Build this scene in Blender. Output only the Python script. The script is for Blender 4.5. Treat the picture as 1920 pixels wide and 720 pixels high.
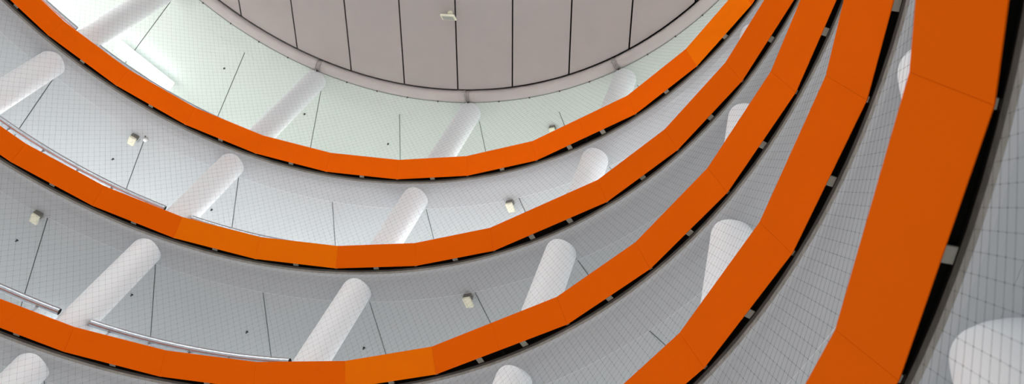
import bpy, math, random
from math import pi, sin, cos, radians
import mathutils

random.seed(4)
for o in list(bpy.data.objects):
    bpy.data.objects.remove(o)
COL = bpy.context.scene.collection
SC = bpy.context.scene

# ------------------------------------------------------------------ survey of the place
# The well is a round atrium of radius 10 m (one unit u = 10 m) with a ramp winding round it.
U = 10.0
F, PX, PY = 1728.777, 144.937, -22.618
RA, RB = 0.5760685, 0.1958056
CX, CY = 0.8838457, -0.2253368
Z1, H = 1.8452873, 0.3547296
TAU = 2*pi
def zp(n, th):                    # height of the ramp edge (panel foot) of turn n at azimuth th
    return Z1 - (n-1)*H - H*th/TAU
ROOF = 2.1905
R_TOP, H_TOP = 0.96308, 0.03049   # head of the leaning panels
R_EDGE, R_BAND, R_OUT = 1.0035, 1.0736, 1.64
SOF = -0.0190                     # soffit below panel foot
R_COL, RC = 1.0449, 0.0315
C0 = 2.36777
DC = TAU/14
J0 = 2.347417
T0 = 2.412226
MOD = TAU/35

# ------------------------------------------------------------------ camera
cam = bpy.data.cameras.new('camera')
co = bpy.data.objects.new('camera', cam); COL.objects.link(co)
def rotm(a, b):
    Rx = mathutils.Matrix(((1,0,0),(0,cos(a),-sin(a)),(0,sin(a),cos(a))))
    Ry = mathutils.Matrix(((cos(b),0,sin(b)),(0,1,0),(-sin(b),0,cos(b))))
    return Rx @ Ry
R = rotm(RA, RB)
ax, ay, az = R[0], -R[1], -R[2]
M = mathutils.Matrix(((ax[0],ay[0],az[0],CX*U),(ax[1],ay[1],az[1],CY*U),(ax[2],ay[2],az[2],0),(0,0,0,1)))
co.matrix_world = M
cam.sensor_fit = 'HORIZONTAL'; cam.sensor_width = 36.0
cam.lens = F/1920*36
cam.shift_x = -PX/1920; cam.shift_y = PY/1920
cam.clip_start = 0.05; cam.clip_end = 200
cam.dof.use_dof = True; cam.dof.focus_distance = 15.0; cam.dof.aperture_fstop = 2.0
SC.camera = co

# ------------------------------------------------------------------ light and exposure
w = bpy.data.worlds.new('world'); SC.world = w; w.use_nodes = True
bg = w.node_tree.nodes['Background']
bg.inputs[0].default_value = (0.97, 0.985, 1.0, 1); bg.inputs[1].default_value = 0.60
LAMP = {0: 3.4, 1: 4.0, 2: 4.0, 3: 2.5, 4: 2.0}   # brightness of the strip lights per storey
# broad fill lamps added without fixtures, out of view over each lane, lighting the decks
LANE_FILL = {0: 330.0, 1: 510.0, 2: 155.0, 3: 210.0, 4: 200.0}
for n_ in range(5):
    for k_ in range(14):
        t_ = C0-DC*(k_+.5); z_ = (ROOF-.012) if n_ == 0 else zp(n_, t_)+SOF-.012
        L_ = bpy.data.lights.new('lane_fill', 'AREA'); L_.shape = 'RECTANGLE'; L_.size = 1.2; L_.size_y = 3.0
        L_.energy = LANE_FILL[n_]; L_.color = (1.0, 1.0, 0.985) if n_ else (0.97, 1.0, 0.95)
        l_ = bpy.data.objects.new('lane_fill', L_); COL.objects.link(l_)
        l_.location = (1.46*cos(t_)*U, 1.46*sin(t_)*U, z_*U); l_.rotation_euler = (0, 0, t_)
SC.view_settings.view_transform = 'Standard'; SC.view_settings.look = 'None'
SC.view_settings.exposure = 0.0; SC.view_settings.gamma = 1.0
SC.view_settings.use_curve_mapping = False

# ------------------------------------------------------------------ materials
def mat(name, col, rough=0.6, metal=0.0, spec=0.5, noise=0.0, nscale=3.0, emit=None, estr=0, bump=0.0, bscale=40):
    m = bpy.data.materials.new(name); m.use_nodes = True
    nt = m.node_tree; b = nt.nodes['Principled BSDF']
    b.inputs['Base Color'].default_value = (*col, 1); b.inputs['Roughness'].default_value = rough
    b.inputs['Metallic'].default_value = metal; b.inputs['Specular IOR Level'].default_value = spec
    if noise:
        tc = nt.nodes.new('ShaderNodeTexCoord'); nz = nt.nodes.new('ShaderNodeTexNoise')
        nz.inputs['Scale'].default_value = nscale; nz.inputs['Detail'].default_value = 4
        mp = nt.nodes.new('ShaderNodeMapRange')
        mp.inputs[3].default_value = 1-noise; mp.inputs[4].default_value = 1+noise
        mx = nt.nodes.new('ShaderNodeVectorMath'); mx.operation = 'SCALE'; mx.inputs[0].default_value = col
        nt.links.new(tc.outputs['Object'], nz.inputs['Vector']); nt.links.new(nz.outputs[0], mp.inputs[0])
        nt.links.new(mp.outputs[0], mx.inputs['Scale']); nt.links.new(mx.outputs[0], b.inputs['Base Color'])
    if bump:
        tc = nt.nodes.new('ShaderNodeTexCoord'); nz = nt.nodes.new('ShaderNodeTexNoise')
        nz.inputs['Scale'].default_value = bscale; bm_ = nt.nodes.new('ShaderNodeBump'); bm_.inputs['Strength'].default_value = bump
        bm_.inputs['Distance'].default_value = 0.01
        nt.links.new(tc.outputs['Object'], nz.inputs['Vector']); nt.links.new(nz.outputs[0], bm_.inputs['Height'])
        nt.links.new(bm_.outputs[0], b.inputs['Normal'])
    if emit:
        b.inputs['Emission Color'].default_value = (*emit, 1); b.inputs['Emission Strength'].default_value = estr
    return m
m_orange = mat('orange_sheet', (0.91, 0.133, 0.0), 0.8, spec=0.06, noise=0.03, nscale=1.2)
m_orange2 = mat('orange_sheet_lighter', (0.97, 0.185, 0.0), 0.8, spec=0.06, noise=0.03, nscale=1.2)  # lighter orange tone, given to a few single panels
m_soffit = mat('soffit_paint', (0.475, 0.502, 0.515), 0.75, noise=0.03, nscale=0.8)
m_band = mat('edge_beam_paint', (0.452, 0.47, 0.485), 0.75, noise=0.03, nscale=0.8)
m_topsof = mat('top_soffit_lamp_tint', (0.60, 0.655, 0.615), 0.75, noise=0.03, nscale=0.8)  # green cast of the fluorescent lamps put into the soffit colour
m_white = mat('white_column_paint', (0.83, 0.865, 0.89), 0.6, noise=0.02, nscale=2)
m_bead = mat('white_edge_bead', (0.66, 0.67, 0.68), 0.5)
m_dark = mat('dark_joint', (0.012, 0.012, 0.014), 0.9)
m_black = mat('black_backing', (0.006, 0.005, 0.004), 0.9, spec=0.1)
m_brown = mat('brown_edge_strip', (0.27, 0.255, 0.225), 0.9, noise=0.4, nscale=4)
m_brown2 = mat('dark_brown_edge_strip', (0.07, 0.062, 0.05), 0.9, noise=0.5, nscale=4)
m_brack = mat('bracket_metal', (0.30, 0.29, 0.24), 0.7)
m_galv = mat('galvanised_tube', (0.62, 0.69, 0.75), 0.24, metal=0.85, noise=0.08, nscale=9)
m_galvd = mat('galvanised_sheet', (0.38, 0.38, 0.40), 0.45, metal=0.7, noise=0.3, nscale=5)
m_disc = mat('well_ceiling_panel', (0.44, 0.40, 0.385), 0.85, noise=0.06, nscale=1.5)
m_rim = mat('rim_paint', (0.52, 0.475, 0.46), 0.7, noise=0.09, nscale=1.8)
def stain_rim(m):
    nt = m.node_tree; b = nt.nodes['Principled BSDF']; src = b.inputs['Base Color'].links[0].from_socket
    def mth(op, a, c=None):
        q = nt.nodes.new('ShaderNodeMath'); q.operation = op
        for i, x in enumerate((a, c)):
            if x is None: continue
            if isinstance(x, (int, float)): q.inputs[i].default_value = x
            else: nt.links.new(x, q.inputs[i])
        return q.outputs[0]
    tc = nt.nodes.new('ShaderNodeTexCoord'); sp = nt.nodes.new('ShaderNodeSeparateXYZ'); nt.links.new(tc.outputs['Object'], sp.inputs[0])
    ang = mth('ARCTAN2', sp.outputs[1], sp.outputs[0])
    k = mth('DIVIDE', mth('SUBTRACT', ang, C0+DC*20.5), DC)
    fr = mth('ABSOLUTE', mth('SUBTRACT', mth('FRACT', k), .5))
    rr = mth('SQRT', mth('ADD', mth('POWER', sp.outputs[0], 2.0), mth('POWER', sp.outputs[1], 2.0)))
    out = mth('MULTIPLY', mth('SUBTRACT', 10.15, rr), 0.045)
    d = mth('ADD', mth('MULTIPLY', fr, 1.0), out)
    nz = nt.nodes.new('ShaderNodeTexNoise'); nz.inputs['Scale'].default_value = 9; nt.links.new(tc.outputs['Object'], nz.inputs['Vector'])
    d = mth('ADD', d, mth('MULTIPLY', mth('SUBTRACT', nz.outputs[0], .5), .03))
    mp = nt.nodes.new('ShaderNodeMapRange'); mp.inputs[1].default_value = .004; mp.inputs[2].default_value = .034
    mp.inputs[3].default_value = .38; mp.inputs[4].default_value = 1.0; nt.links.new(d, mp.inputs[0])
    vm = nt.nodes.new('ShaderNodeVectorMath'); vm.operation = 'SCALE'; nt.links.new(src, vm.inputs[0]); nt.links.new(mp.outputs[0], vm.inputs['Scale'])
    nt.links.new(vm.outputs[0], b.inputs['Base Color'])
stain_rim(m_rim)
m_net = mat('net_twine', (0.05, 0.048, 0.05), 0.9)
m_conc = mat('deck_concrete', (0.60, 0.60, 0.60), 0.9, noise=0.15, nscale=2)
m_cream = mat('cream_plastic', (0.86, 0.85, 0.68), 0.5)
m_creamd = mat('dark_bracket', (0.07, 0.065, 0.055), 0.7)
m_boxback = mat('box_back', (0.20, 0.19, 0.165), 0.8)
m_cap = mat('detector_white', (0.95, 0.95, 0.93), 0.5)
m_head = mat('sprinkler_metal', (0.05, 0.05, 0.05), 0.4, metal=0.5)
m_glass = mat('floodlight_glass', (0.55, 0.58, 0.50), 0.15)
m_house = mat('lamp_housing', (0.85, 0.86, 0.86), 0.5)

# ------------------------------------------------------------------ mesh helpers
class MB:
    def __init__(s): s.v = []; s.f = []; s.m = []; s.sm = []
    def add(s, vs, fs, mi=0, smooth=False):
        k = len(s.v); s.v += vs
        for f in fs: s.f.append(tuple(i+k for i in f)); s.m.append(mi); s.sm.append(smooth)
    def build(s, name, mats, parent=None, origin=None):
        me = bpy.data.meshes.new(name)
        ox, oy, oz = origin if origin else (0, 0, 0)
        me.from_pydata([(x*U-ox, y*U-oy, z*U-oz) for x, y, z in s.v], [], s.f)
        if not isinstance(mats, (list, tuple)): mats = [mats]
        for m in mats: me.materials.append(m)
        me.polygons.foreach_set('material_index', s.m); me.polygons.foreach_set('use_smooth', s.sm)
        me.update()
        o = bpy.data.objects.new(name, me); COL.objects.link(o)
        o.location = (ox, oy, oz)
        if parent:
            o.parent = parent
            o.location = (ox-parent.location[0], oy-parent.location[1], oz-parent.location[2])
        return o
def tag(o, label=None, cat=None, group=None, kind=None):
    if label: o['label'] = label
    if cat: o['category'] = cat
    if group: o['group'] = group
    if kind: o['kind'] = kind
    return o
def empty(name, x, y, z):
    o = bpy.data.objects.new(name, None); COL.objects.link(o); o.location = (x*U, y*U, z*U); o.empty_display_size = 0.3
    return o
def P(r, t, z): return (r*cos(t), r*sin(t), z)
def sweep(mb, prof, ts, zf, mi=0, closed=True, smooth=False, caps=True):
    """carry a profile of (r, dz) round the well; material per profile edge if mi is a list"""
    n = len(prof); vs = []
    for t in ts:
        z = zf(t)
        vs += [P(r, t, z+dz) for r, dz in prof]
    E = n if closed else n-1
    for e in range(E):
        a, b = e, (e+1) % n
        fs = [(i*n+a, i*n+b, (i+1)*n+b, (i+1)*n+a) for i in range(len(ts)-1)]
        k = len(mb.v)
        if e == 0: mb.v += vs; base = k
        for f in fs:
            mb.f.append(tuple(i+base for i in f)); mb.m.append(mi[e] if isinstance(mi, list) else mi); mb.sm.append(smooth)
    if caps and closed:
        m0 = mi[0] if isinstance(mi, list) else mi
        mb.f.append(tuple(base+i for i in range(n))); mb.m.append(m0); mb.sm.append(False)
        L = (len(ts)-1)*n
        mb.f.append(tuple(base+L+i for i in reversed(range(n)))); mb.m.append(m0); mb.sm.append(False)
def lin(a, b, n): return [a+(b-a)*i/n for i in range(n+1)]
def box(mb, c, ex, ey, ez, mi=0):
    """box with centre c and half-axis vectors"""
    c, ex, ey, ez = [mathutils.Vector(q) for q in (c, ex, ey, ez)]
    vs = []
    for sz in (-1, 1):
        for sx, sy in ((-1,-1),(1,-1),(1,1),(-1,1)):
            vs.append(tuple(c+ex*sx+ey*sy+ez*sz))
    mb.add(vs, [(3,2,1,0),(4,5,6,7),(0,1,5,4),(1,2,6,5),(2,3,7,6),(3,0,4,7)], mi)
def cyl(mb, c, ax_, r0, r1, n=16, mi=0, cap=True, smooth=True):
    c = mathutils.Vector(c); ax_ = mathutils.Vector(ax_); q = ax_.normalized().to_track_quat('Z', 'Y')
    vs = []
    for k, r in ((0, r0), (1, r1)):
        for i in range(n):
            p = q @ mathutils.Vector((r*cos(TAU*i/n), r*sin(TAU*i/n), 0)); vs.append(tuple(c+ax_*k+p))
    mb.add(vs, [(i, (i+1) % n, n+(i+1) % n, n+i) for i in range(n)], mi, smooth)
    if cap: mb.add(vs, [tuple(reversed(range(n))), tuple(range(n, 2*n))], mi)

# ------------------------------------------------------------------ the ramp: decks and soffits, one turn after another
def soffit_builder(zf, t0, t1, name, mats, r_edge):
    """edge beam, bead and radially jointed panels; mats = band, panel, bead, dark"""
    mb = MB()
    nseg = max(8, int((t1-t0)/radians(1.7)))
    ts = lin(t0, t1, nseg)
    sweep(mb, [(r_edge+.0005, SOF), (R_BAND, SOF), (R_BAND, SOF+.004), (r_edge+.0005, SOF+.004)], ts, zf, 0)
    sweep(mb, [(R_BAND, SOF-.0002), (R_BAND+.0008, SOF-.0004), (R_BAND+.0008, SOF+.003), (R_BAND, SOF+.003)], ts, zf, 2)
    g = 0.0011
    k0 = math.floor((t0-J0)/(DC/2)); k1 = math.ceil((t1-J0)/(DC/2))
    for k in range(k0, k1+1):
        a = max(J0+k*DC/2, t0); b = min(J0+(k+1)*DC/2, t1)
        if b-a < .01: continue
        rs = [R_BAND+.0008, 1.25, 1.5, R_OUT-.01]
        tt = lin(0, 1, 8)
        vs = []
        for lev in (0, 1):
            for u in tt:
                for r in rs:
                    ga = g/r
                    t = (a+ga)+(b-a-2*ga)*u
                    vs.append(P(r, t, zf(t)+SOF+(0.003 if lev else 0)))
        nr = len(rs); L = len(tt)*nr; fs = []
        for i in range(len(tt)-1):
            for j in range(nr-1):
                q = (i*nr+j, i*nr+j+1, (i+1)*nr+j+1, (i+1)*nr+j)
                fs.append(tuple(reversed(q))); fs.append(tuple(x+L for x in q))
        for j in range(nr-1):
            fs.append((j, j+1, j+1+L, j+L)); e = (len(tt)-1)*nr; fs.append((e+j+1, e+j, e+j+L, e+j+1+L))
        for i in range(len(tt)-1):
            fs.append((i*nr, (i+1)*nr, (i+1)*nr+L, i*nr+L)); e = nr-1; fs.append((i*nr+e, (i+1)*nr+e, (i+1)*nr+e+L, i*nr+e+L))
        mb.add(vs, fs, 1)
    # dark recess that shows through the open joints
    sweep(mb, [(R_BAND+.002, SOF+.0042), (R_OUT-.011, SOF+.0042), (R_OUT-.011, SOF+.0052), (R_BAND+.002, SOF+.0052)], ts, zf, 3)
    return tag(mb.build(name, mats), kind='structure')

A0, A1 = radians(-90), radians(270)
# rounded underside of the slab edge
NOSE = [(R_EDGE+.0002, -.0006), (R_EDGE+.0022, -.0046), (R_EDGE+.0046, -.0086), (R_EDGE+.0088, -.0132), (R_EDGE+.0150, -.0168), (R_EDGE+.0260, SOF)]
for n in range(1, 6):
    zf = lambda t, n=n: zp(n, t)
    soffit_builder(zf, A0, A1, 'ceiling.%03d' % n, [m_band, m_soffit, m_bead, m_dark], R_EDGE+.0256)
    mb = MB()
    ts = lin(A0, A1, 216)
    # slab: black inner edge, brown chamfer darkening towards that edge, concrete top
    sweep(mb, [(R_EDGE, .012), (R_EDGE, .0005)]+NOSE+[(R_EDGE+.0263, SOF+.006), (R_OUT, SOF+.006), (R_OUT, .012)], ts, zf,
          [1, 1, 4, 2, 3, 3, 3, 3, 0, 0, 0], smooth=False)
    tag(mb.build('floor.%03d' % n, [m_conc, m_black, m_brown, m_band, m_brown2]), kind='structure')

# the flat soffit under the roof, over the topmost turn
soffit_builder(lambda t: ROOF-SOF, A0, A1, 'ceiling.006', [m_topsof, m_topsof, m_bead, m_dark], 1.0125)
mb = MB()
sweep(mb, [(0.0001, .045), (0.0001, .022), (R_OUT, .022), (R_OUT, .045)], lin(0, TAU, 96), lambda t: ROOF, 0)
tag(mb.build('ceiling.007', [m_black]), kind='structure')

# round ceiling over the well: long boards with open dark joints
mb = MB()
RD = 0.9775; ZD = ROOF+.010
xs = [-.553+.1585*(k) for k in range(-4, 12)]
SL = -0.05
def jx(x, y): return x+SL*(y-.75)
gj = .0022
for k in range(len(xs)-1):
    pts = []
    N = 60
    # board outline: clip strip against circle
    poly = [(jx(xs[k], -1.1)+gj, -1.1), (jx(xs[k+1], -1.1)-gj, -1.1), (jx(xs[k+1], 1.1)-gj, 1.1), (jx(xs[k], 1.1)+gj, 1.1)]
    M_ = 280
    for i in range(M_):
        th = TAU*i/M_; nx, ny = cos(th), sin(th); out = []
        for a, b in zip(poly, poly[1:]+poly[:1]):
            da = a[0]*nx+a[1]*ny-RD; db = b[0]*nx+b[1]*ny-RD
            if da <= 0: out.append(a)
            if (da < 0 < db) or (db < 0 < da):
                s = da/(da-db); out.append((a[0]+(b[0]-a[0])*s, a[1]+(b[1]-a[1])*s))
        poly = out
        if len(poly) < 3: break
    if len(poly) < 3: continue
    q = len(poly)
    vs = [(x, y, ZD) for x, y in poly]+[(x, y, ZD+.004) for x, y in poly]
    mb.add(vs, [tuple(reversed(range(q))), tuple(range(q, 2*q))]+[(i, (i+1) % q, q+(i+1) % q, q+i) for i in range(q)], 0)
tag(mb.build('ceiling', [m_disc]), kind='structure')

# rounded rim between the well ceiling and the top soffit
mb = MB()
RI, RO = 0.9826, 1.0135
prof = []
for i in range(13):
    a = pi*i/12
    prof.append(((RI+RO)/2-cos(a)*(RO-RI)/2, .004-sin(a)**.7*.0085 if 0 < i < 12 else .004))
prof += [(RO, .02), (RI, .02)]
cols_t = [C0-DC*k for k in range(-3, 11)]
for k in range(14):
    a = C0+DC*3-DC*(k+1); b = C0+DC*3-DC*k
    sweep(mb, prof, lin(a+.0055, b-.0055, 20), lambda t: ROOF, 0, smooth=True)
    sweep(mb, prof, lin(b-.0048, b+.0048, 3), lambda t: ROOF, 0, smooth=True)
sweep(mb, [((RI+RO)/2+(r-(RI+RO)/2)*.93, dz+.0012) for j, (r, dz) in enumerate(prof)], lin(0, TAU, 280), lambda t: ROOF, 1, smooth=True, caps=False)
tag(mb.build('trim_1', [m_rim, m_creamd]), kind='structure')

# ------------------------------------------------------------------ strip lights under the soffits
LIGHT_C = radians(132.1); LIGHT_D = TAU/21
def soff(n, t): return (ROOF if n == 0 else zp(n, t)+SOF)
def strip_light(n, t, label, group):
    r = 1.318 if group == 'strip lights' else 1.40; zc = soff(n, t)-.030
    root = tag(empty('strip_light', *P(r, t, zc)), label, 'ceiling light', group)
    hx = .092
    T = mathutils.Vector((-sin(t), cos(t), 0)); N = mathutils.Vector((cos(t), sin(t), 0)); Zv = mathutils.Vector((0, 0, 1))
    c = mathutils.Vector(P(r, t, zc))
    mb = MB(); box(mb, c+Zv*.0075, T*hx, N*.0125, Zv*.0025)
    mb.build('housing', m_house, root, tuple(root.location))
    for s in (-1, 1):
        mb = MB(); cyl(mb, c+T*hx*.7*s+Zv*.01, Zv*.020, .0008, .0008, 8)
        mb.build('suspension_rod', m_house, root, tuple(root.location))
    mb = MB()
    pr = [(cos(a)*.022, sin(a)*.0065-.001) for a in [pi*i/8+pi for i in range(9)]]+[(.022, .0045), (-.022, .0045)]
    vs = []
    for s in (-1, 1):
        for x, z in pr: vs.append(tuple(c+T*hx*s+N*x+Zv*z))
    q = len(pr)
    mb.add(vs, [(i, (i+1) % q, q+(i+1) % q, q+i) for i in range(q)]+[tuple(reversed(range(q))), tuple(range(q, 2*q))])
    e = (.93, .97, 1.0)
    nm = 'lamp_glow_%d' % n
    m = bpy.data.materials.get(nm) or mat(nm, (.9, .9, .9), emit=e, estr=LAMP[n])
    mb.build('diffuser', m, root, tuple(root.location))
    return root
for n in range(0, 5):
    for k in range(-4, 11):
        t = LIGHT_C-k*LIGHT_D
        if n == 0 and k == 0:
            strip_light(n, t, 'glowing white strip light under the top soffit at the upper left', 'strip lights')
        else:
            strip_light(n, t, 'strip light hidden behind the orange parapets', 'hidden strip lights')

# ------------------------------------------------------------------ orange parapets
vert = [0,1,2,3,4,5,6,7,7.75,8.5,9.5,10.5,11.5,12.5,13.5]
ring_names = {1: 'topmost', 2: 'second from top', 3: 'third from top', 4: 'fourth from top', 5: 'lowest and nearest'}
vis = {1: (-2, 11), 2: (0, 12), 3: (1.0, 13), 4: (9.5, 16), 5: (10.5, 16)}
def facet_edges():
    out = []; base = vert[:]
    m = base[:]
    for k in range(1, 14): m.insert(0, -k)
    for k in range(1, 9): m.append(13.5+k)
    return m
FE = facet_edges()
KINK = {7.75: (7, 8.5)}
def foot(n, mod, r, dz):
    t = T0-mod*MOD
    if mod in KINK:
        a, b = KINK[mod]; pa = foot(n, a, r, dz); pb = foot(n, b, r, dz); s = (mod-a)/(b-a)
        return tuple(pa[i]+(pb[i]-pa[i])*s for i in range(3))
    return P(r, t, zp(n, t)+dz)
def lerp(a, b, s): return tuple(a[i]+(b[i]-a[i])*s for i in range(3))
def panel(mb, n, a, b):
    g = .00012
    A = [foot(n, a, 1.0, 0), foot(n, b, 1.0, 0), foot(n, b, R_TOP, H_TOP), foot(n, a, R_TOP, H_TOP)]
    V = [mathutils.Vector(p) for p in A]
    d = (V[1]-V[0]).normalized(); V[0] += d*g; V[1] -= d*g
    d = (V[2]-V[3]).normalized(); V[3] += d*g; V[2] -= d*g
    nrm = (V[1]-V[0]).cross(V[3]-V[0]).normalized()
    cen = (V[0]+V[1])/2
    if nrm.dot(mathutils.Vector((cen.x, cen.y, 0))) < 0: nrm = -nrm
    back = nrm*.0016
    up = mathutils.Vector((0, 0, .0015))+mathutils.Vector((cen.x, cen.y, 0)).normalized()*.0065
    W = [V[0], V[1], V[2], V[3], V[0]+back, V[1]+back, V[2]+back, V[3]+back]
    mb.add([tuple(v) for v in W], [(0,1,2,3), (7,6,5,4), (0,4,5,1), (1,5,6,2), (2,6,7,3), (3,7,4,0)])
    # folded return along the head
    h0, h1 = V[3]+back*.5, V[2]+back*.5
    mb.add([tuple(x) for x in (h0, h1, h1+up, h0+up, h0+up-back*.6, h1+up-back*.6)], [(0,1,2,3), (3,2,5,4)])
for n in range(1, 6):
    tm = T0-6*MOD if n < 4 else T0-11.5*MOD
    root = empty('orange_parapet', *P(1.0, tm, zp(n, tm)))
    where = {1: 'topmost orange parapet of angled panels, just below the round grey ceiling',
             2: 'second orange parapet from the top, below the topmost one',
             3: 'third orange parapet from the top, running to the lower left corner',
             4: 'fourth orange parapet from the top, dark orange, crossing from top to bottom edge',
             5: 'widest and nearest orange parapet at the far right'}[n]
    tag(root, where, 'parapet', 'orange parapets')
    org = tuple(root.location)
    lo, hi = vis[n]
    rest = MB(); nrest = 0
    for a, b in zip(FE[:-1], FE[1:]):
        if lo <= a and b <= hi:
            mb = MB(); panel(mb, n, a, b)
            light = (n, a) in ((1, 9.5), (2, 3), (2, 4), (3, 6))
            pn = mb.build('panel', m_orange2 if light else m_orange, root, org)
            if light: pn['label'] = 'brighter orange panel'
        else:
            panel(rest, n, a, b); nrest += 1
    rest.build('panel_run', m_orange, root, org)
    # dark closing strip between panels and slab
    mb = MB()
    ts = [T0-m*MOD for m in FE]
    fe = []
    for a, b in zip(FE[:-1], FE[1:]):
        i0, i1 = foot(n, a, .9935, .0085), foot(n, b, .9935, .0085)
        for s0, s1 in ((0, .25), (.25, .5), (.5, .75), (.75, 1)):
            p0, p1 = lerp(i0, i1, s0), lerp(i0, i1, s1)
            ta, tb = T0-(a+(b-a)*s0)*MOD, T0-(a+(b-a)*s1)*MOD
            q1, q0 = P(R_EDGE+.0003, tb, zp(n, tb)+.0085), P(R_EDGE+.0003, ta, zp(n, ta)+.0085)
            mb.add([p0, p1, q1, q0], [(0,1,2,3)])
            mb.add([(x, y, z+.001) for x, y, z in (p0, p1, q1, q0)], [(3,2,1,0)])
    for a in FE[1:-1]:  # black sheets added behind the panel joints to block light leaking through
        q = [foot(n, a+s_, r_, d_) for s_, r_, d_ in ((-.02, 1.0028, .001), (.02, 1.0028, .001), (.02, R_TOP+.0034, H_TOP-.0002), (-.02, R_TOP+.0034, H_TOP-.0002))]
        mb.add(q, [(0,1,2,3)]); mb.add([(x*1.0004, y*1.0004, z+.0003) for x, y, z in q], [(3,2,1,0)])
    mb.build('backing_strip', m_black, root, org)
    # brackets holding the panels off the slab edge
    spots = []
    for a, b in zip(FE[:-1], FE[1:]):
        if a < lo-.1 or b > hi+.1: continue
        if a in KINK or b in KINK: spots.append(((a if b in KINK else b)*(1/3)+(b if b in KINK else a)*(2/3), .0055))
        else: spots.append(((a+b)/2, .0055))
        if a not in KINK: spots.append((a, .0030))
    for mdl, hw in spots:
        t = T0-mdl*MOD
        # chord radius there
        fl = [v for v in FE if v <= mdl and v not in KINK][-1]; ce = [v for v in FE if v > mdl and v not in KINK][0]
        pa = foot(n, fl, 1.0, 0); pb = foot(n, ce, 1.0, 0); s = (mdl-fl)/(ce-fl); p = lerp(pa, pb, s)
        rr = math.hypot(p[0], p[1]); t = math.atan2(p[1], p[0])
        Nv = mathutils.Vector((cos(t), sin(t), 0)); Tv = mathutils.Vector((-sin(t), cos(t), -H/TAU))
        zz = zp(n, t)
        mb = MB()
        r0, r1 = rr+.0003, R_EDGE+.0003
        box(mb, Nv*((r0+r1)/2)+mathutils.Vector((0, 0, zz+.0022)), Tv*hw, Nv*((r1-r0)/2), mathutils.Vector((0, 0, .0006)))
        mb.build('bracket', m_brack, root, org)

# ------------------------------------------------------------------ columns
col_spots = [
 (0, 0, 'round white column in the topmost storey, farthest left, beside the glowing strip light'),
 (0, 1, 'round white column in the topmost storey, second from the left'),
 (0, 2, 'round white column in the topmost storey, standing above the middle of the topmost parapet'),
 (0, 3, 'short visible white column in the topmost storey, rightmost under the ceiling rim'),
 (1, 0, 'round white column in the second storey from the top, cut by the left edge'),
 (1, 1, 'round white column in the second storey from the top, rising from a gap in the guard rail'),
 (1, 2, 'round white column in the second storey from the top, in the middle'),
 (1, 3, 'round white column in the second storey from the top, to the right near a junction box'),
 (1, 4, 'sliver of a white column in the second storey from the top, rightmost near the top edge'),
 (2, 1, 'round white column in the third storey from the top, between two silver guard rails'),
 (2, 2, 'round white column in the third storey from the top, long one at bottom centre'),
 (2, 3, 'round white column in the third storey from the top, right of centre'),
 (2, 4, 'narrow white column in the third storey from the top, half hidden by the third parapet'),
 (3, 1, 'white column at the lower left corner under the third parapet'),
 (3, 3, 'rounded white column head at the bottom edge under the third parapet'),
 (3, 4, 'broad white column standing left of the fourth parapet'),
 (4, 5, 'sliver of a white column left of the widest parapet'),
 (5, 5, 'blurred white column at the lower right corner, nearest of all'),
]
for n, k, lab in col_spots:
    t = C0-k*DC
    x, y = R_COL*cos(t), R_COL*sin(t)
    zt = soff(n, t)+.001
    zb = zp(n+1, t)+.0115 if n < 5 else -.16
    mb = MB(); q = 40
    vs = []
    # follow the sloping soffit and deck at either end
    for lev in range(4):
        for i in range(q):
            a = TAU*i/q; px, py = x+RC*cos(a), y+RC*sin(a)
            tt = math.atan2(py, px)
            top = (ROOF if n == 0 else zp(n, tt)-.004); bot = (zp(n+1, tt)+.012 if n < 5 else zb)
            z = [bot, bot+.01, top-.002, top][lev]
            vs.append((px, py, z))
    fs = []
    for lev in range(3):
        fs += [(lev*q+i, lev*q+(i+1) % q, (lev+1)*q+(i+1) % q, (lev+1)*q+i) for i in range(q)]
    mb.add(vs, fs, 0, True)
    mb.add(vs, [tuple(reversed(range(q))), tuple(range(3*q, 4*q))])
    tag(mb.build('round_column', m_white, None, (x*U, y*U, zb*U)), lab, 'column', 'white columns')

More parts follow.
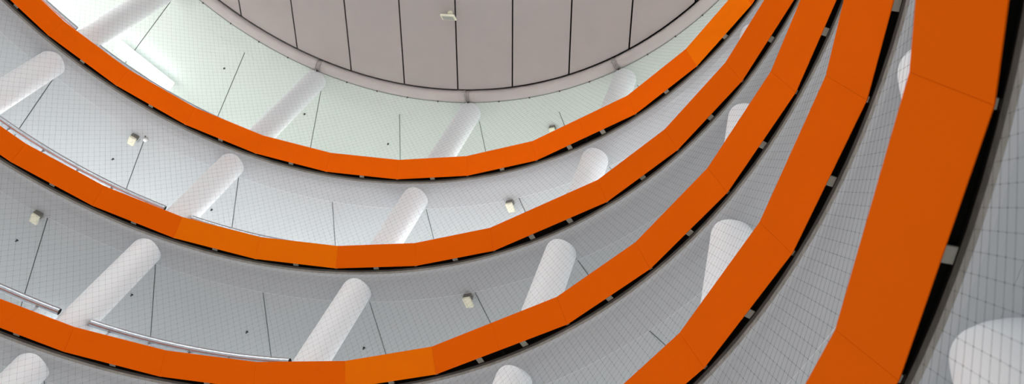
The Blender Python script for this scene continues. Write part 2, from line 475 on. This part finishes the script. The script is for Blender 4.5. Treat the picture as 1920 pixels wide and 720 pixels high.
# ------------------------------------------------------------------ safety nets
def net(n, t0, t1, label):
    RN = 1.0042 if n else 1.0075
    da = .0150/1.0045; dz = .0100
    zb = lambda t: zp(n+1, t)+.026
    zt = (lambda t: ROOF+.001) if n == 0 else (lambda t: zp(n, t)-.0015)
    mb = MB(); rs = .000095
    i0, i1 = int(t0/da), int(t1/da)
    vs = []; fs = []
    tm = (t0+t1)/2; z0 = zb(t1)-.14*(t1-t0)-.1; rows = int((.6+.34*(t1-t0))/dz)
    def node(i, j):
        t = (i+(.5 if j % 2 else 0))*da
        z = z0+j*dz+.14*(t-tm); top = zt(t); bot = zb(t)
        return t, max(min(z, top), bot), z > top+dz or z < bot-dz
    def rad(z, t):
        if n: return RN
        s = (z-zb(t))/(zt(t)-zb(t)); return 1.0042+(1.0128-1.0042)*max(0, s)**1.0
    for j in range(rows):
        for i in range(i0, i1):
            t, z, off = node(i, j)
            if off: continue
            p = P(rad(z, t), t, z)
            k = len(vs); kr = rs*(4.2 if (z < zt(t)) else 1.0)
            ct, st = cos(t), sin(t)
            vs += [(p[0]+ct*kr, p[1]+st*kr, p[2]), (p[0]-ct*kr, p[1]-st*kr, p[2]), (p[0]-st*kr, p[1]+ct*kr, p[2]),
                   (p[0]+st*kr, p[1]-ct*kr, p[2]), (p[0], p[1], p[2]+kr*1.5), (p[0], p[1], p[2]-kr*1.5)]
            fs += [(k,k+2,k+4),(k+2,k+1,k+4),(k+1,k+3,k+4),(k+3,k,k+4),(k+2,k,k+5),(k+1,k+2,k+5),(k+3,k+1,k+5),(k,k+3,k+5)]
            if z >= zt(t)-1e-9: continue
            low = z <= zb(t)+1e-9
            for ii in ((i, i-1) if j % 2 == 0 else (i, i+1)):
                t2, z2, off2 = node(ii, j+1)
                if off2 or (low and z2 <= zb(t2)+1e-9): continue
                q = P(rad(z2, t2), t2, z2); k = len(vs)
                for (pp, tt) in ((p, t), (q, t2)):
                    ct, st = cos(tt), sin(tt)
                    vs += [(pp[0]+ct*rs, pp[1]+st*rs, pp[2]), (pp[0]-ct*rs*.5-st*rs*.87, pp[1]-st*rs*.5+ct*rs*.87, pp[2]),
                           (pp[0]-ct*rs*.5+st*rs*.87, pp[1]-st*rs*.5-ct*rs*.87, pp[2])]
                fs += [(k,k+1,k+4,k+3),(k+1,k+2,k+5,k+4),(k+2,k,k+3,k+5)]
    mb.add(vs, fs)
    return mb.build('safety_net', m_net), label
net_labels = ['fine dark safety net across the topmost storey, hung from the ceiling rim',
 'fine dark safety net between the first and second orange parapets',
 'fine dark safety net between the second and third orange parapets',
 'fine dark safety net between the third and fourth orange parapets',
 'stretched dark safety net between the fourth and the widest parapets',
 'coarse-looking near safety net right of the widest parapet']
rng = [(28, 152), (18, 154), (8, 140), (0, 128), (-6, 46), (-10, 28)]
for n in range(6):
    o, lab = net(n, radians(rng[n][0]), radians(rng[n][1]), net_labels[n])
    tag(o, lab, 'net', 'safety nets')

# edge cable with clamps along the ceiling rim
root = tag(empty('edge_cable', *P(1.0142, radians(87), ROOF)), 'thin dark cable with small clamps along the edge of the ceiling rim', 'cable')
org = tuple(root.location)
mb = MB()
cp = [(1.0142+.00045*cos(TAU*i/6), -.0006+.00045*sin(TAU*i/6)) for i in range(6)]
sweep(mb, cp, lin(radians(20), radians(160), 160), lambda t: ROOF, 0, smooth=True)
mb.build('wire', m_creamd, root, org)
for k in range(-2, 24):
    t = C0-k*DC/5
    big = (k % 5 == 0)
    mb = MB(); s = 1.6 if big else 1.0
    T = mathutils.Vector((-sin(t), cos(t), 0)); N = mathutils.Vector((cos(t), sin(t), 0)); Zv = mathutils.Vector((0, 0, 1))
    c = mathutils.Vector(P(1.0142, t, ROOF-.0008))
    cyl(mb, c-N*.0018*s, N*.0036*s, .0020*s, .0016*s, 8)
    box(mb, c, T*.0008*s, N*.0012*s, Zv*.0030*s)
    if big: box(mb, c-T*.001, T*.0045, N*.0010, Zv*.0016)
    mb.build('clamp', m_creamd, root, org)

# ------------------------------------------------------------------ tubular guard rails between the columns
def rail(n, k, label, t_hi=None):
    """rail on turn n, from column k (higher azimuth) to column k+1"""
    RR = 1.028; zc = .1010; rt = .0074
    a = C0-k*DC-radians(1.75); b = C0-(k+1)*DC+radians(1.75)
    if t_hi: a = t_hi
    tm = (a+b)/2
    root = tag(empty('guard_rail', *P(RR, tm, zp(n, tm)+.012)), label, 'guard rail', 'silver guard rails'); org = tuple(root.location)
    mb = MB(); ts = lin(a, b, 40); zf = lambda t: zp(n, t)
    for rad_, flip in ((rt, 0), (rt*.86, 1)):
        pr = [(RR+rad_*cos(TAU*i/20), zc+rad_*sin(TAU*i/20)) for i in range(20)]
        if flip: pr.reverse()
        sweep(mb, pr, ts, zf, flip, smooth=True, caps=False)
    for t in (a, b):
        vs = [P(RR+q*cos(TAU*i/20), t, zp(n, t)+zc+q*sin(TAU*i/20)) for q in (rt, rt*.86) for i in range(20)]
        mb.add(vs, [(i, (i+1) % 20, 20+(i+1) % 20, 20+i) for i in range(20)])
    mb.build('tube', [m_galv, m_creamd], root, org)
    for t in (a+(-.004), b+.004):
        mb = MB(); c = P(RR, t, zp(n, t)+zc)
        d = mathutils.Vector((-sin(t), cos(t), 0))
        cyl(mb, mathutils.Vector(c)-d*.0008, d*.0016, rt*.84, rt*.84, 16)
        mb.build('tube_plug', m_creamd, root, org)
    m = 5
    for i in range(m):
        t = a+(b-a)*(i+.5)/m if m > 1 else tm
        mb = MB(); T = mathutils.Vector((-sin(t), cos(t), 0)); N = mathutils.Vector((cos(t), sin(t), 0)); Zv = mathutils.Vector((0, 0, 1))
        zb = zp(n, t)+.012; zt = zp(n, t)+zc-.007
        box(mb, mathutils.Vector(P(RR+.0035, t, (zb+zt)/2)), T*.0018, N*.0025, Zv*((zt-zb)/2))
        mb.build('post', m_galvd, root, org)
        mb = MB(); box(mb, mathutils.Vector(P(RR-.004, t, zp(n, t)+zc-.0085)), T*.0006, N*.0016, Zv*.0026); mb.build('clip', m_brack, root, org)
rail(1, -1, 'silver tube guard rail on the topmost parapet, left of the first column')
rail(1, 0, 'silver tube guard rail on the topmost parapet, below the glowing strip light')
rail(2, 0, 'long silver tube guard rail above the second parapet at the left edge')
rail(2, 1, 'silver tube guard rail above the second parapet, right of the column gap')
rail(3, 0, 'silver tube guard rail above the third parapet at the left edge')
rail(3, 1, 'long silver tube guard rail above the third parapet, right of the column')

# ------------------------------------------------------------------ fittings on the soffits
def junction(n, tdeg, r, label, rod=True):
    t = radians(tdeg); zs = soff(n, t)
    T = mathutils.Vector((-sin(t), cos(t), 0)); N = mathutils.Vector((cos(t), sin(t), 0)); Zv = mathutils.Vector((0, 0, 1))
    root = tag(empty('junction_box', *P(r, t, zs)), label, 'junction box', 'cream junction boxes'); org = tuple(root.location)
    c = mathutils.Vector(P(r, t, zs))
    mb = MB(); box(mb, c-Zv*.013+N*.006, T*.0085, N*.0125, Zv*.0035)
    o = mb.build('box_body', m_cream, root, org)
    bv = o.modifiers.new('b', 'BEVEL'); bv.width = .015; bv.segments = 2
    mb = MB(); box(mb, c-Zv*.005-N*.002, T*.0085, N*.0055, Zv*.0045)
    mb.build('mounting_bracket', m_boxback, root, org)
    if rod:
        mb = MB(); cyl(mb, c-T*.0125-Zv*.0005, -Zv*.010+N*.004, .0008, .0008, 8)
        mb.build('cable_stub', m_bead, root, org)
junction(1, 122.75, 1.095, 'cream junction box in the second storey from the top, beside a small round detector')
junction(2, 122.6, 1.076, 'cream junction box in the third storey from the top, near the left edge')
junction(1, 71.5, 1.082, 'cream junction box in the second storey from the top, partly hidden by the second parapet')
junction(2, 71.1, 1.082, 'cream junction box in the third storey from the top, right of centre')
junction(0, 72.0, 1.118, 'pale junction box in the topmost storey, just above the topmost parapet')
def sprink(n, tdeg, r, label):
    t = radians(tdeg); zs = soff(n, t); root = tag(empty('sprinkler_head', *P(r, t, zs)), label, 'sprinkler', 'sprinkler heads'); org = tuple(root.location)
    c = mathutils.Vector(P(r, t, zs))
    mb = MB(); cyl(mb, c+mathutils.Vector((0, 0, .0002)), (0, 0, -.0012), .0030, .0026, 14); mb.build('rosette', m_head, root, org)
    mb = MB(); cyl(mb, c-mathutils.Vector((0, 0, .001)), (0, 0, -.0035), .0010, .0008, 10); cyl(mb, c-mathutils.Vector((0, 0, .0044)), (0, 0, -.0005), .0019, .0019, 12)
    mb.build('deflector', m_head, root, org)
for n, td, r, lab in (
 (0, 123.4, 1.165, 'dark sprinkler head in the topmost storey, leftmost, right of the strip light'),
 (0, 110.5, 1.175, 'dark sprinkler head in the topmost storey, right of the second column'),
 (0, 97.7, 1.185, 'dark sprinkler head in the topmost storey, left of the middle column'),
 (1, 124.2, 1.202, 'dark sprinkler head in the second storey from the top, below the left junction box'),
 (1, 111.5, 1.211, 'dark sprinkler head in the second storey, right of the column in the rail gap'),
 (2, 123.9, 1.190, 'dark sprinkler head in the third storey from the top, near the left edge'),
 (2, 111.1, 1.195, 'dark sprinkler head in the third storey, right of the column in the rail gap'),
 (2, 98.3, 1.204, 'dark sprinkler head in the third storey from the top, above the long guard rail'),
 (2, 85.3, 1.206, 'dark sprinkler head in the third storey from the top, right of the long column')):
    sprink(n, td, r, lab)
t = radians(121.4); c = mathutils.Vector(P(1.084, t, soff(1, t)))
root = tag(empty('smoke_detector', *c), 'small round white smoke detector in the second storey, beside the left junction box', 'smoke detector'); org = tuple(root.location)
mb = MB(); cyl(mb, c, (0, 0, -.003), .0035, .0035, 16); mb.build('base', m_creamd, root, org)
mb = MB(); cyl(mb, c-mathutils.Vector((0, 0, .003)), (0, 0, -.005), .0062, .0042, 16); mb.build('cap', m_cap, root, org)

# ------------------------------------------------------------------ floodlight on the well ceiling
fx, fy = .0665, .752
root = tag(empty('floodlight', fx, fy, ZD), 'small cream floodlight hanging on the round grey ceiling over a board joint', 'floodlight'); org = tuple(root.location)
Zv = mathutils.Vector((0, 0, 1)); X = mathutils.Vector((1, -.02, 0)); Y = mathutils.Vector((.02, .80, .60)).normalized()
c = mathutils.Vector((fx, fy, ZD-.015)); Nn = X.cross(Y).normalized()
mb = MB(); box(mb, c, X*.0200, Y*.0125, Nn*.0025)
o = mb.build('lamp_body', m_cream, root, org); bv = o.modifiers.new('b', 'BEVEL'); bv.width = .012; bv.segments = 2
fn = Nn if Nn.z < 0 else -Nn
mb = MB(); box(mb, c+fn*.0032, X*.0155, Y*.0088, Nn*.0004); o = mb.build('lens', m_glass, root, org)
for i in range(5):
    mb = MB(); box(mb, c+fn*.0038+Y*(-.0070+.0035*i), X*.0150, Y*.00035, Nn*.0003); mb.build('grille_bar', m_galvd, root, org)
mb = MB(); cyl(mb, (fx+.001, fy-.0065, ZD-.006), (0, 0, .006), .006, .007, 14); mb.build('mount', m_cream, root, org)
mb = MB()
for s in (-1, 1): box(mb, c+X*.005*s-fn*.004-Y*.003, X*.0008, Y*.003, Zv*.003)
mb.build('yoke', m_cream, root, org)
